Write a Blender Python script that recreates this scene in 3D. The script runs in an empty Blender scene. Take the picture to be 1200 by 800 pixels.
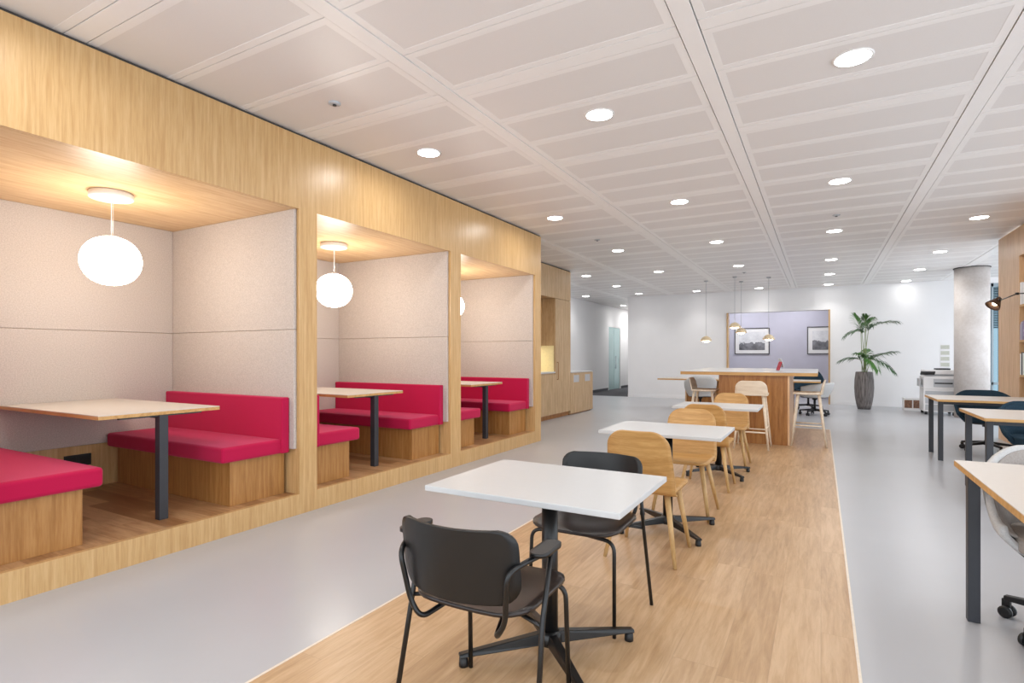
import bpy, bmesh, math, random
from mathutils import Vector, Matrix
random.seed(7)
PI = math.pi
S = bpy.context.scene
COL = S.collection

# ------------------------------------------------------------------ helpers
def s2l(c):
    return tuple((x / 12.92 if x <= .04045 else ((x + .055) / 1.055) ** 2.4) for x in c)
def rgb(r, g, b):
    return s2l((r / 255., g / 255., b / 255.)) + (1.,)

class NT:
    def __init__(s, name):
        s.m = bpy.data.materials.new(name); s.m.use_nodes = True
        s.t = s.m.node_tree; s.b = s.t.nodes['Principled BSDF']
    def n(s, kind, **kw):
        nd = s.t.nodes.new(kind)
        for k, v in kw.items():
            if k.startswith('i_'):
                nd.inputs[k[2:].replace('_', ' ')].default_value = v
            else: setattr(nd, k, v)
        return nd
    def l(s, a, b): s.t.links.new(a, b)
    def math(s, op, a, b=None):
        nd = s.n('ShaderNodeMath', operation=op)
        for i, x in enumerate((a, b)):
            if x is None: continue
            if isinstance(x, (int, float)): nd.inputs[i].default_value = x
            else: s.l(x, nd.inputs[i])
        return nd.outputs[0]
    def ramp(s, fac, stops):
        nd = s.n('ShaderNodeValToRGB'); e = nd.color_ramp.elements
        while len(e) < len(stops): e.new(.5)
        for k, (p, c) in enumerate(stops): e[k].position = p; e[k].color = c
        s.l(fac, nd.inputs[0]); return nd.outputs[0]
    def mix(s, fac, a, b, mode='MIX'):
        nd = s.n('ShaderNodeMix', data_type='RGBA', blend_type=mode)
        for i, x in ((0, fac), (6, a), (7, b)):
            if isinstance(x, (int, float, tuple)): nd.inputs[i].default_value = x
            else: s.l(x, nd.inputs[i])
        return nd.outputs[2]
    def coords(s, world=False):
        if world: return s.n('ShaderNodeNewGeometry').outputs['Position']
        return s.n('ShaderNodeTexCoord').outputs['Object']
    def bump(s, h, strength=.1, dist=.002):
        nd = s.n('ShaderNodeBump'); nd.inputs['Strength'].default_value = strength
        nd.inputs['Distance'].default_value = dist
        s.l(h, nd.inputs['Height']); s.l(nd.outputs[0], s.b.inputs['Normal'])

def plain(name, c, rough=.5, metal=0., spec=.5, noise=.06, nscale=40., world=False, bump=0.):
    t = NT(name)
    co = t.coords(world)
    nz = t.n('ShaderNodeTexNoise', i_Scale=nscale, i_Detail=3.); t.l(co, nz.inputs['Vector'])
    lo = tuple(x * (1 - noise) for x in c[:3]) + (1,); hi = tuple(min(1, x * (1 + noise)) for x in c[:3]) + (1,)
    t.l(t.ramp(nz.outputs[0], [(.3, lo), (.7, hi)]), t.b.inputs['Base Color'])
    t.b.inputs['Roughness'].default_value = rough; t.b.inputs['Metallic'].default_value = metal
    t.b.inputs['Specular IOR Level'].default_value = spec
    if bump: t.bump(nz.outputs[0], bump)
    return t.m

def oak(name, light, mid, dark, axis='z', world=False, rough=.38, leaf=.62, stretch=.09, scale=26.):
    """straight grained veneer laid in leaves; axis = direction of the grain"""
    t = NT(name); co = t.coords(world)
    sp = t.n('ShaderNodeSeparateXYZ'); t.l(co, sp.inputs[0])
    ax = 'xyz'.index(axis)
    oth = [i for i in range(3) if i != ax]
    cmb = t.n('ShaderNodeCombineXYZ')
    # leaf number
    sm = t.math('ADD', sp.outputs[oth[0]], sp.outputs[oth[1]])
    lf = t.math('FLOOR', t.math('DIVIDE', sm, leaf))
    wn = t.n('ShaderNodeTexWhiteNoise', noise_dimensions='1D'); t.l(lf, wn.inputs['W'])
    off = t.math('MULTIPLY', wn.outputs[0], 37.)
    for i in range(3):
        v = sp.outputs[i]
        if i == ax: v = t.math('MULTIPLY', v, stretch)
        t.l(t.math('ADD', v, off), cmb.inputs[i])
    n1 = t.n('ShaderNodeTexNoise', i_Scale=scale, i_Detail=5., i_Roughness=.6, i_Distortion=.3); t.l(cmb.outputs[0], n1.inputs['Vector'])
    n2 = t.n('ShaderNodeTexNoise', i_Scale=scale * 6, i_Detail=2.); t.l(cmb.outputs[0], n2.inputs['Vector'])
    f = t.math('ADD', t.math('MULTIPLY', n1.outputs[0], .75), t.math('MULTIPLY', n2.outputs[0], .25))
    c = t.ramp(f, [(.34, dark), (.5, mid), (.64, light)])
    tint = t.ramp(wn.outputs[0], [(0., (.93, .93, .93, 1)), (1., (1.0, 1.0, 1.0, 1))])
    t.l(t.mix(1., c, tint, 'MULTIPLY'), t.b.inputs['Base Color'])
    t.b.inputs['Roughness'].default_value = rough
    t.bump(f, .08, .001)
    return t.m

def planks(name, cols, across='x', along='y', w=.19, L=1.25, rough=.35, gap=.0022, var=.13):
    t = NT(name); co = t.coords(True)
    sp = t.n('ShaderNodeSeparateXYZ'); t.l(co, sp.inputs[0])
    A = sp.outputs['xyz'.index(across)]; B = sp.outputs['xyz'.index(along)]
    u = t.math('DIVIDE', A, w); row = t.math('FLOOR', u); fu = t.math('FRACT', u)
    r1 = t.n('ShaderNodeTexWhiteNoise', noise_dimensions='1D'); t.l(row, r1.inputs['W'])
    v = t.math('ADD', t.math('DIVIDE', B, L), r1.outputs[0]); cl = t.math('FLOOR', v); fv = t.math('FRACT', v)
    cm = t.n('ShaderNodeCombineXYZ'); t.l(row, cm.inputs[0]); t.l(cl, cm.inputs[1])
    r2 = t.n('ShaderNodeTexWhiteNoise', noise_dimensions='2D'); t.l(cm.outputs[0], r2.inputs['Vector'])
    o = t.math('MULTIPLY', r2.outputs[0], 50.)
    gc = t.n('ShaderNodeCombineXYZ')
    t.l(t.math('ADD', A, o), gc.inputs[0]); t.l(t.math('ADD', t.math('MULTIPLY', B, .09), o), gc.inputs[1]); t.l(o, gc.inputs[2])
    n1 = t.n('ShaderNodeTexNoise', i_Scale=30., i_Detail=7., i_Roughness=.66, i_Distortion=.4); t.l(gc.outputs[0], n1.inputs['Vector'])
    f = t.math('ADD', t.math('MULTIPLY', n1.outputs[0], .85), t.math('MULTIPLY', t.math('SUBTRACT', r2.outputs[0], .5), var))
    c = t.ramp(f, [(.24, cols[0]), (.42, cols[1]), (.58, cols[2])])
    edge = t.math('MINIMUM', t.math('MULTIPLY', t.math('MINIMUM', fu, t.math('SUBTRACT', 1., fu)), w),
                  t.math('MULTIPLY', t.math('MINIMUM', fv, t.math('SUBTRACT', 1., fv)), L))
    isgap = t.math('LESS_THAN', edge, gap)
    g = t.mix(t.math('MULTIPLY', isgap, .16), c, tuple(x * .5 for x in cols[0][:3]) + (1,))
    t.l(g, t.b.inputs['Base Color'])
    t.b.inputs['Roughness'].default_value = rough
    t.bump(n1.outputs[0], .06, .001)
    return t.m

def felt(name, a, b, scale=170.):
    t = NT(name); co = t.coords(True)
    n1 = t.n('ShaderNodeTexNoise', i_Scale=scale, i_Detail=4., i_Roughness=.75); t.l(co, n1.inputs['Vector'])
    n2 = t.n('ShaderNodeTexNoise', i_Scale=110., i_Detail=4.); t.l(co, n2.inputs['Vector'])
    f = t.math('ADD', t.math('MULTIPLY', n1.outputs[0], .6), t.math('MULTIPLY', n2.outputs[0], .4))
    t.l(t.ramp(f, [(.36, a), (.64, b)]), t.b.inputs['Base Color'])
    t.b.inputs['Roughness'].default_value = .95; t.b.inputs['Specular IOR Level'].default_value = .1
    t.bump(f, .25, .003)
    return t.m

def emit(name, c, strength):
    t = NT(name)
    t.b.inputs['Base Color'].default_value = c
    t.b.inputs['Emission Color'].default_value = c
    t.b.inputs['Emission Strength'].default_value = strength
    return t.m

# -------- mesh building
class MB:
    def __init__(s): s.v = []; s.f = []; s.mi = []; s.sm = []
    def add(s, verts, faces, mi=0, smooth=False, M=None):
        o = len(s.v)
        s.v += [tuple(M @ Vector(p)) if M else tuple(p) for p in verts]
        for f in faces: s.f.append([i + o for i in f]); s.mi.append(mi); s.sm.append(smooth)
        return s
    def box(s, x0, x1, y0, y1, z0, z1, mi=0, M=None):
        x0, x1 = min(x0, x1), max(x0, x1); y0, y1 = min(y0, y1), max(y0, y1); z0, z1 = min(z0, z1), max(z0, z1)
        v = [(x0,y0,z0),(x1,y0,z0),(x1,y1,z0),(x0,y1,z0),(x0,y0,z1),(x1,y0,z1),(x1,y1,z1),(x0,y1,z1)]
        return s.add(v, [(3,2,1,0),(4,5,6,7),(0,1,5,4),(1,2,6,5),(2,3,7,6),(3,0,4,7)], mi, False, M)
    def lathe(s, prof, cx=0, cy=0, cz=0, seg=32, mi=0, smooth=True, caps=True, M=None):
        v = []; f = []
        for r, z in prof:
            for k in range(seg):
                a = 2 * PI * k / seg; v.append((cx + r * math.cos(a), cy + r * math.sin(a), cz + z))
        for i in range(len(prof) - 1):
            for k in range(seg):
                k2 = (k + 1) % seg
                f.append((i*seg+k, i*seg+k2, (i+1)*seg+k2, (i+1)*seg+k))
        s.add(v, f, mi, smooth, M)
        if caps:
            o = len(s.v) - len(v)
            s.f.append([o + k for k in range(seg)][::-1]); s.mi.append(mi); s.sm.append(False)
            s.f.append([o + (len(prof)-1)*seg + k for k in range(seg)]); s.mi.append(mi); s.sm.append(False)
        return s
    def tube(s, pts, r, seg=10, fillet=0., mi=0, M=None, r_end=None):
        P = [Vector(p) for p in pts]
        if fillet and len(P) > 2:
            Q = [P[0]]
            for i in range(1, len(P) - 1):
                a = (P[i-1] - P[i]); b = (P[i+1] - P[i])
                d = min(fillet, a.length * .48, b.length * .48)
                A = P[i] + a.normalized() * d; B = P[i] + b.normalized() * d
                for k in range(7):
                    t = k / 6.; Q.append(A * (1-t)**2 + P[i] * 2*t*(1-t) + B * t*t)
            Q.append(P[-1]); P = Q
        T = []
        for i in range(len(P)):
            if i == 0: d = P[1] - P[0]
            elif i == len(P) - 1: d = P[-1] - P[-2]
            else: d = (P[i+1] - P[i]).normalized() + (P[i] - P[i-1]).normalized()
            T.append(d.normalized())
        up = Vector((0, 0, 1)) if abs(T[0].z) < .9 else Vector((1, 0, 0))
        N = (up - T[0] * up.dot(T[0])).normalized()
        v = []; f = []
        for i in range(len(P)):
            N = (N - T[i] * N.dot(T[i])).normalized(); Bn = T[i].cross(N)
            rr = r if r_end is None else r + (r_end - r) * i / (len(P) - 1)
            for k in range(seg):
                a = 2 * PI * k / seg
                v.append(P[i] + N * (rr * math.cos(a)) + Bn * (rr * math.sin(a)))
        for i in range(len(P) - 1):
            for k in range(seg):
                k2 = (k + 1) % seg
                f.append((i*seg+k, i*seg+k2, (i+1)*seg+k2, (i+1)*seg+k))
        f.append(tuple(range(seg))[::-1]); f.append(tuple((len(P)-1)*seg + k for k in range(seg)))
        return s.add(v, f, mi, True, M)
    def sheet(s, G, t, mi=0, M=None):
        """thickened grid surface G[i][j]"""
        n, m = len(G), len(G[0]); G = [[Vector(p) for p in r] for r in G]
        top = []; bot = []
        for i in range(n):
            for j in range(m):
                a = G[min(i+1, n-1)][j] - G[max(i-1, 0)][j]; b = G[i][min(j+1, m-1)] - G[i][max(j-1, 0)]
                nn = a.cross(b)
                nn = nn.normalized() if nn.length > 1e-9 else Vector((0, 0, 1))
                top.append(G[i][j] + nn * t / 2); bot.append(G[i][j] - nn * t / 2)
        N = n * m; f = []
        for i in range(n - 1):
            for j in range(m - 1):
                a, b, c, d = i*m+j, (i+1)*m+j, (i+1)*m+j+1, i*m+j+1
                f.append((a, b, c, d)); f.append((N+d, N+c, N+b, N+a))
        for i in range(n - 1):
            a, b = i*m, (i+1)*m; f.append((N+a, N+b, b, a))
            a, b = i*m+m-1, (i+1)*m+m-1; f.append((a, b, N+b, N+a))
        for j in range(m - 1):
            f.append((j, j+1, N+j+1, N+j)); a = (n-1)*m + j; f.append((N+a, N+a+1, a+1, a))
        return s.add(top + bot, f, mi, True, M)
    def prism(s, poly, z0, z1, mi=0, M=None):
        n = len(poly)
        v = [(x, y, z0) for x, y in poly] + [(x, y, z1) for x, y in poly]
        f = [tuple(range(n))[::-1], tuple(range(n, 2*n))] + [(i, (i+1) % n, n + (i+1) % n, n + i) for i in range(n)]
        return s.add(v, f, mi, False, M)
    def build(s, name, mat, parent=None, bevel=0., seg=2, sub=0, loc=None, angle=35):
        me = bpy.data.meshes.new(name); me.from_pydata(s.v, [], s.f)
        for m in (mat if isinstance(mat, (list, tuple)) else [mat]): me.materials.append(m)
        me.polygons.foreach_set('material_index', s.mi); me.polygons.foreach_set('use_smooth', s.sm)
        bm = bmesh.new(); bm.from_mesh(me); bmesh.ops.recalc_face_normals(bm, faces=bm.faces); bm.to_mesh(me); bm.free()
        me.update()
        o = bpy.data.objects.new(name, me); COL.objects.link(o)
        if parent: o.parent = parent
        if loc: o.location = loc
        if bevel:
            b = o.modifiers.new('bevel', 'BEVEL'); b.width = bevel; b.segments = seg; b.limit_method = 'ANGLE'; b.angle_limit = math.radians(angle)
        if sub:
            u = o.modifiers.new('sub', 'SUBSURF'); u.levels = sub; u.render_levels = sub
        return o

def thing(name, label, cat, loc=(0, 0, 0), rz=0., group=None):
    o = bpy.data.objects.new(name, None); COL.objects.link(o)
    o.empty_display_size = .1
    o.location = loc; o.rotation_euler = (0, 0, rz); o['label'] = label; o['category'] = cat
    if group: o['group'] = group
    return o
def tag(o, label, cat, group=None):
    o['label'] = label; o['category'] = cat
    if group: o['group'] = group
    return o
def struct(o, label=None):
    o['kind'] = 'structure'
    if label: o['label'] = label
    return o
def dup(root, label, loc, rz=0., group=None):
    r = root.copy(); COL.objects.link(r); r.location = loc; r.rotation_euler = (0, 0, rz); r['label'] = label
    if group: r['group'] = group
    for ch in list(root.children):
        c = ch.copy(); COL.objects.link(c); c.parent = r
        for g in list(ch.children):
            d = g.copy(); COL.objects.link(d); d.parent = c
    return r
def seg_pts(a, b, n): return [a + (b - a) * i / (n - 1) for i in range(n)]

# ------------------------------------------------------------------ materials
OAK_L, OAK_M, OAK_D = rgb(217, 181, 131), rgb(207, 168, 115), rgb(193, 151, 98)
M_oak = oak('oak_veneer', OAK_L, OAK_M, OAK_D, 'z', True, .33, stretch=.045, scale=48.)
M_oak_y = oak('oak_veneer_lengthwise', rgb(232, 202, 158), rgb(222, 186, 138), rgb(206, 166, 114), 'y', True, .4)
M_oak_loc = oak('oak_local', OAK_L, OAK_M, OAK_D, 'z', False, .4)
M_edge = oak('oak_edge', rgb(216, 172, 112), rgb(202, 156, 94), rgb(180, 134, 76), 'x', False, .45)
M_oak_shaded = oak('oak_shaded_tone', rgb(188, 140, 84), rgb(174, 124, 68), rgb(154, 104, 52), 'z', True, .4, stretch=.05, scale=40.)  # booth oak again, with the shade under the seats put into its colour
M_kit = oak('pale_oak_cabinet', rgb(208, 178, 140), rgb(194, 162, 122), rgb(176, 144, 104), 'z', True, .4)
M_bar = oak('brown_oak_panel', rgb(176, 122, 62), rgb(158, 104, 48), rgb(136, 84, 34), 'z', False, .4)
M_plywood = oak('oak_ply', rgb(206, 163, 104), rgb(192, 147, 88), rgb(172, 128, 72), 'x', False, .42, leaf=5.)
M_legwood = oak('oak_leg', rgb(210, 176, 124), rgb(196, 160, 108), rgb(178, 142, 90), 'z', False, .45, leaf=5.)
M_ash = oak('bleached_ash', rgb(240, 226, 206), rgb(232, 216, 194), rgb(220, 202, 178), 'x', False, .5, leaf=5.)
M_shelfwood = oak('shelf_oak', rgb(226, 190, 150), rgb(216, 176, 134), rgb(200, 158, 114), 'z', True, .42)
M_plank = planks('oak_plank_floor', (rgb(168, 134, 98), rgb(188, 154, 116), rgb(202, 170, 134)))
M_deck = planks('booth_deck_planks', (rgb(146, 104, 66), rgb(172, 130, 90), rgb(194, 154, 112)), across='y', along='x', w=.15, L=1.1, var=.42)
M_vinyl = plain('grey_vinyl', rgb(176, 177, 181), .28, noise=.03, nscale=1.2, world=True)
M_carpet = plain('dark_carpet', rgb(96, 96, 100), .95, noise=.25, nscale=60, world=True, spec=.1)
M_wall = plain('white_paint', rgb(240, 239, 240), .6, noise=.01, nscale=3, world=True)
M_lav = plain('lavender_paint', rgb(196, 194, 208), .7, noise=.02, nscale=4, world=True)
M_ceil = plain('white_ceiling_metal', rgb(244, 241, 239), .38, noise=.01, nscale=5, world=True)
M_perf = plain('perforated_ceiling_metal', rgb(230, 226, 224), .4, noise=.02, nscale=260, world=True)
M_void = plain('dark_void', rgb(66, 62, 60), .8)
M_felt = felt('beige_felt', rgb(174, 164, 157), rgb(210, 201, 195), 260.)
M_pink = plain('magenta_upholstery', rgb(180, 2, 64), .75, noise=.1, nscale=400, spec=.25, bump=.05)
M_pink.node_tree.nodes['Principled BSDF'].inputs['Sheen Weight'].default_value = .35
M_pink.node_tree.nodes['Principled BSDF'].inputs['Sheen Tint'].default_value = (1., .35, .55, 1)
M_steel = plain('anthracite_steel', rgb(48, 50, 56), .45, noise=.04)
M_black = plain('black_metal', rgb(16, 16, 17), .32, noise=.05)
M_blackply = plain('black_stained_ply', rgb(15, 15, 16), .4, noise=.1, nscale=20)
M_blackseat = plain('black_brown_seat', rgb(42, 34, 32), .3, noise=.06, nscale=20)
M_plastic = plain('black_plastic', rgb(20, 20, 22), .45)
M_lam = plain('white_laminate', rgb(196, 197, 198), .3, noise=.01)
M_lamwarm = plain('cream_laminate', rgb(204, 196, 188), .35, noise=.015)
M_lamgrey = plain('laminate_edge', rgb(206, 204, 200), .4, noise=.01)
M_concrete = None
M_whiteplastic = plain('white_plastic', rgb(234, 232, 232), .4, noise=.01)
M_greyplastic = plain('grey_plastic', rgb(184, 186, 190), .4, noise=.02)
M_greyfelt = felt('light_grey_upholstery', rgb(186, 187, 188), rgb(206, 206, 206), 300)
M_taupe = felt('taupe_upholstery', rgb(150, 144, 140), rgb(172, 166, 162), 300)
M_navy = felt('navy_upholstery', rgb(34, 50, 62), rgb(50, 70, 84), 300)
M_chrome = plain('brushed_steel', rgb(190, 190, 192), .25, metal=1., noise=.02)
M_dnl = emit('downlight_lens', (1., .985, .96, 1), 16.)
M_globe = emit('opal_glass_lit', (1., .92, .81, 1), 15.)
M_warm = emit('warm_bulb', (1., .8, .55, 1), 14.)
M_brass = plain('pale_brass', rgb(222, 202, 170), .4, metal=.0, noise=.03)
M_red = plain('red_cover', rgb(176, 26, 52), .5)

def concrete():
    t = NT('board_marked_concrete'); co = t.coords(True)
    a = t.n('ShaderNodeTexNoise', i_Scale=2.2, i_Detail=8., i_Roughness=.6); t.l(co, a.inputs['Vector'])
    b = t.n('ShaderNodeTexNoise', i_Scale=24., i_Detail=4.); t.l(co, b.inputs['Vector'])
    f = t.math('ADD', t.math('MULTIPLY', a.outputs[0], .75), t.math('MULTIPLY', b.outputs[0], .25))
    t.l(t.ramp(f, [(.3, rgb(190, 180, 174)), (.5, rgb(208, 201, 197)), (.7, rgb(222, 217, 215))]), t.b.inputs['Base Color'])
    t.b.inputs['Roughness'].default_value = .7
    t.bump(f, .12, .004)
    return t.m
M_concrete = concrete()

# ------------------------------------------------------------------ room
ZC = 3.19
XF = -3.80          # front plane of the booths
struct(MB().box(-7.6, 5., -3., 17.2, -.1, 0).build('floor', M_vinyl))
struct(MB().box(-7.6, -5.39, 17.2, 24, -.1, 0.0).build('floor_corridor', M_carpet))
struct(MB().box(-5.39, 5., 17.2, 19.4, -.1, 0.0).build('floor_alcove', M_vinyl))
struct(MB().box(-2.02, .135, -3., 11.3, -.002, .004).build('floor_planks', M_plank), 'oak plank strip let into the grey floor')
tr = MB(); tr.box(-2.032, -2.02, -3., 11.312, -.002, .006); tr.box(.135, .147, -3., 11.312, -.002, .006); tr.box(-2.032, .147, 11.3, 11.312, -.002, .006)
struct(tr.build('trim_1', plain('pale_floor_trim', rgb(226, 214, 198), .4)))

# ceiling: slab, grid of beams, perforated panels
struct(MB().box(-7.8, 5.2, -3., 24.2, ZC + .03, ZC + .12).build('ceiling', M_void))
BX = [-.6575 + 1.665 * k for k in range(-5, 5)]
BY = [3.228 + 1.665 * k for k in range(-4, 14)]
W = .0575
cb = MB()
for x in BX:
    if -7.7 < x < 5.1: cb.box(x - W + .004, x + W - .004, -3., 24., ZC - .004, ZC + .02)
for y in BY:
    for a, b in zip(BX[:-1], BX[1:]):
        cb.box(a + W + .003, b - W - .003, y - W + .003, y + W - .003, ZC - .001, ZC + .02)
struct(cb.build('ceiling_grid', M_ceil), 'white metal ceiling beams')
cp = MB()
for a, b in zip(BX[:-1], BX[1:]):
    for c, d in zip(BY[:-1], BY[1:]):
        x0, x1 = a + W, b - W; h3 = (d - c - 2 * W) / 3
        for j in range(3):
            y0 = c + W + j * h3; y1 = y0 + h3; g = .0025; m = .05
            X0, X1, Y0, Y1 = x0 + g, x1 - g, y0 + g, y1 - g
            cp.box(X0, X1, Y0, Y0 + m, ZC, ZC + .02); cp.box(X0, X1, Y1 - m, Y1, ZC, ZC + .02)
            cp.box(X0, X0 + m, Y0 + m, Y1 - m, ZC, ZC + .02); cp.box(X1 - m, X1, Y0 + m, Y1 - m, ZC, ZC + .02)
            cp.box(X0 + m, X1 - m, Y0 + m, Y1 - m, ZC + .0015, ZC + .02, 1)
struct(cp.build('ceiling_panels', [M_ceil, M_perf]), 'perforated white metal ceiling panels')

# walls
struct(MB().box(-5.9, -5.76, -3., 12.75, 0, ZC).build('wall_left', M_wall))
struct(MB().box(-7.1, -5.76, 12.68, 12.75, 0, ZC).build('wall_return', M_wall))
wl = MB(); wl.box(-7.1, -7., 12.75, 19.9, 0, ZC); wl.box(-7.1, -7., 21.35, 24, 0, ZC); wl.box(-7.1, -7., 19.9, 21.35, 2.46, ZC)
struct(wl.build('wall_corridor', M_wall))
struct(MB().box(-7.1, -5.2, 23.6, 23.7, 0, ZC).build('wall_corridor_end', M_wall))
wf = MB(); wf.box(-5.39, -2.42, 17.2, 17.45, 0, ZC); wf.box(.22, 3.15, 17.2, 17.45, 0, ZC); wf.box(-2.42, .22, 17.2, 17.45, 2.565, ZC)
wf.box(-5.39, -5.2, 17.45, 23.6, 0, ZC)
struct(wf.build('wall_far', M_wall))
struct(MB().box(-5.2, 3.15, 19.2, 19.35, 0, ZC).build('wall_alcove', M_lav))
struct(MB().box(3.05, 3.15, 17.45, 19.2, 0, ZC).build('wall_alcove_side', M_lav))
lin = MB(); lin.box(-2.415, -2.38, 17.17, 17.46, 0, 2.565); lin.box(.18, .215, 17.17, 17.46, 0, 2.565)
struct(lin.build('trim_2', M_oak), 'oak lining of the wide opening in the far wall')
bb = MB(); bb.box(-7., -6.985, 12.75, 19.86, 0, .1); bb.box(-7., -6.985, 21.4, 23.6, 0, .1); bb.box(-7., -5.39, 23.585, 23.6, 0, .1)
struct(bb.build('baseboard_corridor', plain('dark_skirting', rgb(84, 86, 92), .5)))
bb = MB(); bb.box(-5.39, -2.43, 17.185, 17.2, 0, .09); bb.box(.23, 3.15, 17.185, 17.2, 0, .09)
struct(bb.build('baseboard_far', M_wall))

# glass door in the corridor
M_frost = NT('frosted_teal_glass')
M_frost.b.inputs['Base Color'].default_value = rgb(206, 232, 232); M_frost.b.inputs['Roughness'].default_value = .25
M_frost.b.inputs['Transmission Weight'].default_value = .35; M_frost = M_frost.m
dr = struct(MB().box(-7.04, -7.0, 19.9, 19.96, 0, 2.46).box(-7.04, -7., 21.29, 21.35, 0, 2.46).box(-7.04, -7., 19.96, 21.29, 2.4, 2.46).build('door_1', M_whiteplastic), 'glass door in a white frame in the corridor wall')
MB().box(-7.03, -7.018, 19.96, 20.6, .01, 2.4).box(-7.03, -7.018, 20.63, 21.29, .01, 2.4).build('door_glass', M_frost, dr)
MB().tube([(-6.97, 20.7, .8), (-6.97, 20.7, 1.3)], .012).box(-7.02, -6.97, 20.69, 20.71, .85, .87).box(-7.02, -6.97, 20.69, 20.71, 1.23, 1.25).build('door_handle', M_chrome, dr)
struct(MB().box(-7.6, -7.55, 19., 22.2, 0, ZC).build('wall_behind_door', M_wall))

# glazed facade behind the column
M_glass = NT('tinted_glass'); M_glass.b.inputs['Base Color'].default_value = rgb(112, 132, 140); M_glass.b.inputs['Roughness'].default_value = .02
M_glass.b.inputs['Transmission Weight'].default_value = 1.; M_glass.b.inputs['IOR'].default_value = 1.1; M_glass = M_glass.m
M_alu = plain('grey_window_frame', rgb(150, 164, 172), .4, noise=.02)
wn = MB()
wn.box(3.15, 3.22, 17.12, 17.2, 0, 3.05); wn.box(3.56, 3.6, 17.12, 17.2, 0, 3.05); wn.box(3.7, 3.74, 17.12, 17.2, 0, 3.05); wn.box(4.7, 4.78, 17.12, 17.2, 0, 3.05)
wn.box(3.22, 4.7, 17.12, 17.2, 2.97, 3.05); wn.box(3.22, 4.7, 17.12, 17.2, 0, .1); wn.box(3.22, 4.7, 17.12, 17.2, .62, .68)
win = struct(wn.build('window_1', M_alu), 'tall glazed window behind the concrete column')
MB().box(3.22, 4.7, 17.155, 17.165, .1, 2.97).build('window_pane', M_glass, win)
bl = MB()
for k in range(24): bl.box(3.24, 4.68, 17.19, 17.21, 1.98 + k * .041, 2.005 + k * .041)
bl.build('window_blind', plain('blue_grey_blind', rgb(148, 166, 176), .6), win)
struct(MB().box(3.15, 5., 17.15, 17.3, 3.05, ZC).build('wall_window_head', M_wall))
struct(MB().lathe([(.30, 0), (.30, ZC)], 2.80, 15.0, 0, 48).build('column_concrete', M_concrete), 'round bare concrete column')
struct(MB().lathe([(.315, 0), (.315, .02)], 2.80, 15.0, ZC - .016, 48).build('trim_3', M_void))

# ------------------------------------------------------------------ booths
BO = [(1.135, 3.14), (3.325, 5.295), (5.505, 7.488)]
YE = 7.69; XB = -5.62; ZS = 2.553; ZP = .168
booth = thing('seating_booth_surround', 'long oak veneered surround housing the row of three open seating booths', 'booth', (0, 0, 0))
MB().box(XF, XF - .05, .95, YE, ZS, 3.165).build('fascia', M_oak, booth)
MB().box(XF - .02, XF - .06, .95, YE, 3.165, 3.188).build('shadow_gap', M_void, booth)
posts = [(.95, 1.135), (3.14, 3.325), (5.295, 5.505), (7.488, YE)]
for a, b in posts:
    MB().box(XF, XF - .07, a, b, ZP, ZS).build('post', M_oak, booth)
MB().box(XF, XF - .04, .95, YE, 0, ZP).build('plinth', M_oak, booth)
MB().box(XF - .05, XB - .04, YE - .04, YE, 0, 3.165).build('end_panel', M_oak, booth)
MB().box(XF - .05, XB - .04, .95, .99, 0, 3.165).build('end_panel', M_oak, booth)
for i, (a, b) in enumerate(BO):
    MB().box(XF - .04, XB - .03, a, b, ZP - .06, ZP).build('deck', M_deck, booth)
    MB().box(XF - .05, XB - .03, a, b, ZS, ZS + .03).build('soffit', M_oak_y, booth)
    # carcass of side walls and back, then felt panels on them
    MB().box(XF - .07, XB - .03, a - .03, a, ZP, ZS).build('side_wall', M_oak, booth)
    MB().box(XF - .07, XB - .03, b, b + .03, ZP, ZS).build('side_wall', M_oak, booth)
    MB().box(XB - .03, XB - .01, a, b, ZP, ZS).build('back_wall', M_oak, booth)
    for (y0, y1) in ((a, a + .028), (b - .028, b)):
        MB().box(XF - .03, XB, y0, y1, .545, 1.5435).box(XF - .03, XB, y0, y1, 1.5455, ZS).build('felt_panel', M_felt, booth, .006)
    MB().box(XB - .01, XB + .02, a + .028, b - .028, .545, 1.5435).box(XB - .01, XB + .02, a + .028, b - .028, 1.5455, ZS).build('felt_panel', M_felt, booth, .006)

def bench(y_wall, sgn, label):
    """bench against a side wall at y_wall; sgn = direction the sitter faces along y"""
    t = thing('banquette_bench', label, 'bench', (-4.0, y_wall, ZP), 0, 'magenta banquette benches in the booths')
    x1 = .05; x0 = XB + .03 + 4.0
    def by(mb, a, b, *r, X0=x0, X1=x1): return mb.box(X0, X1, sgn * a, sgn * b, *r)
    by(MB(), .0, .49, 0, .345).build('base', M_oak_shaded, t, .002)
    by(MB(), .035, .585, .345, .465, X1=.1).build('seat_cushion', M_pink, t, .024, 4)
    by(MB(), .0, .075, .347, .81, X1=.118).build('back_cushion', M_pink, t, .012, 3)
    return t
BN = ['first', 'second', 'third']
for i, (a, b) in enumerate(BO):
    bench(a + .03, 1, ['magenta bench with oak base cut off by the left picture edge, in the nearest booth',
                      'magenta bench in the middle booth, half hidden by the post',
                      'magenta bench in the farthest booth, partly hidden behind the oak post'][i])
    bench(b - .03, -1, ['magenta bench fully in view on the right side of the nearest booth',
                        'magenta bench on the far side of the middle booth, behind its cream table',
                        'magenta bench at the far end of the farthest booth, next to the kitchen cabinets'][i])

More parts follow.
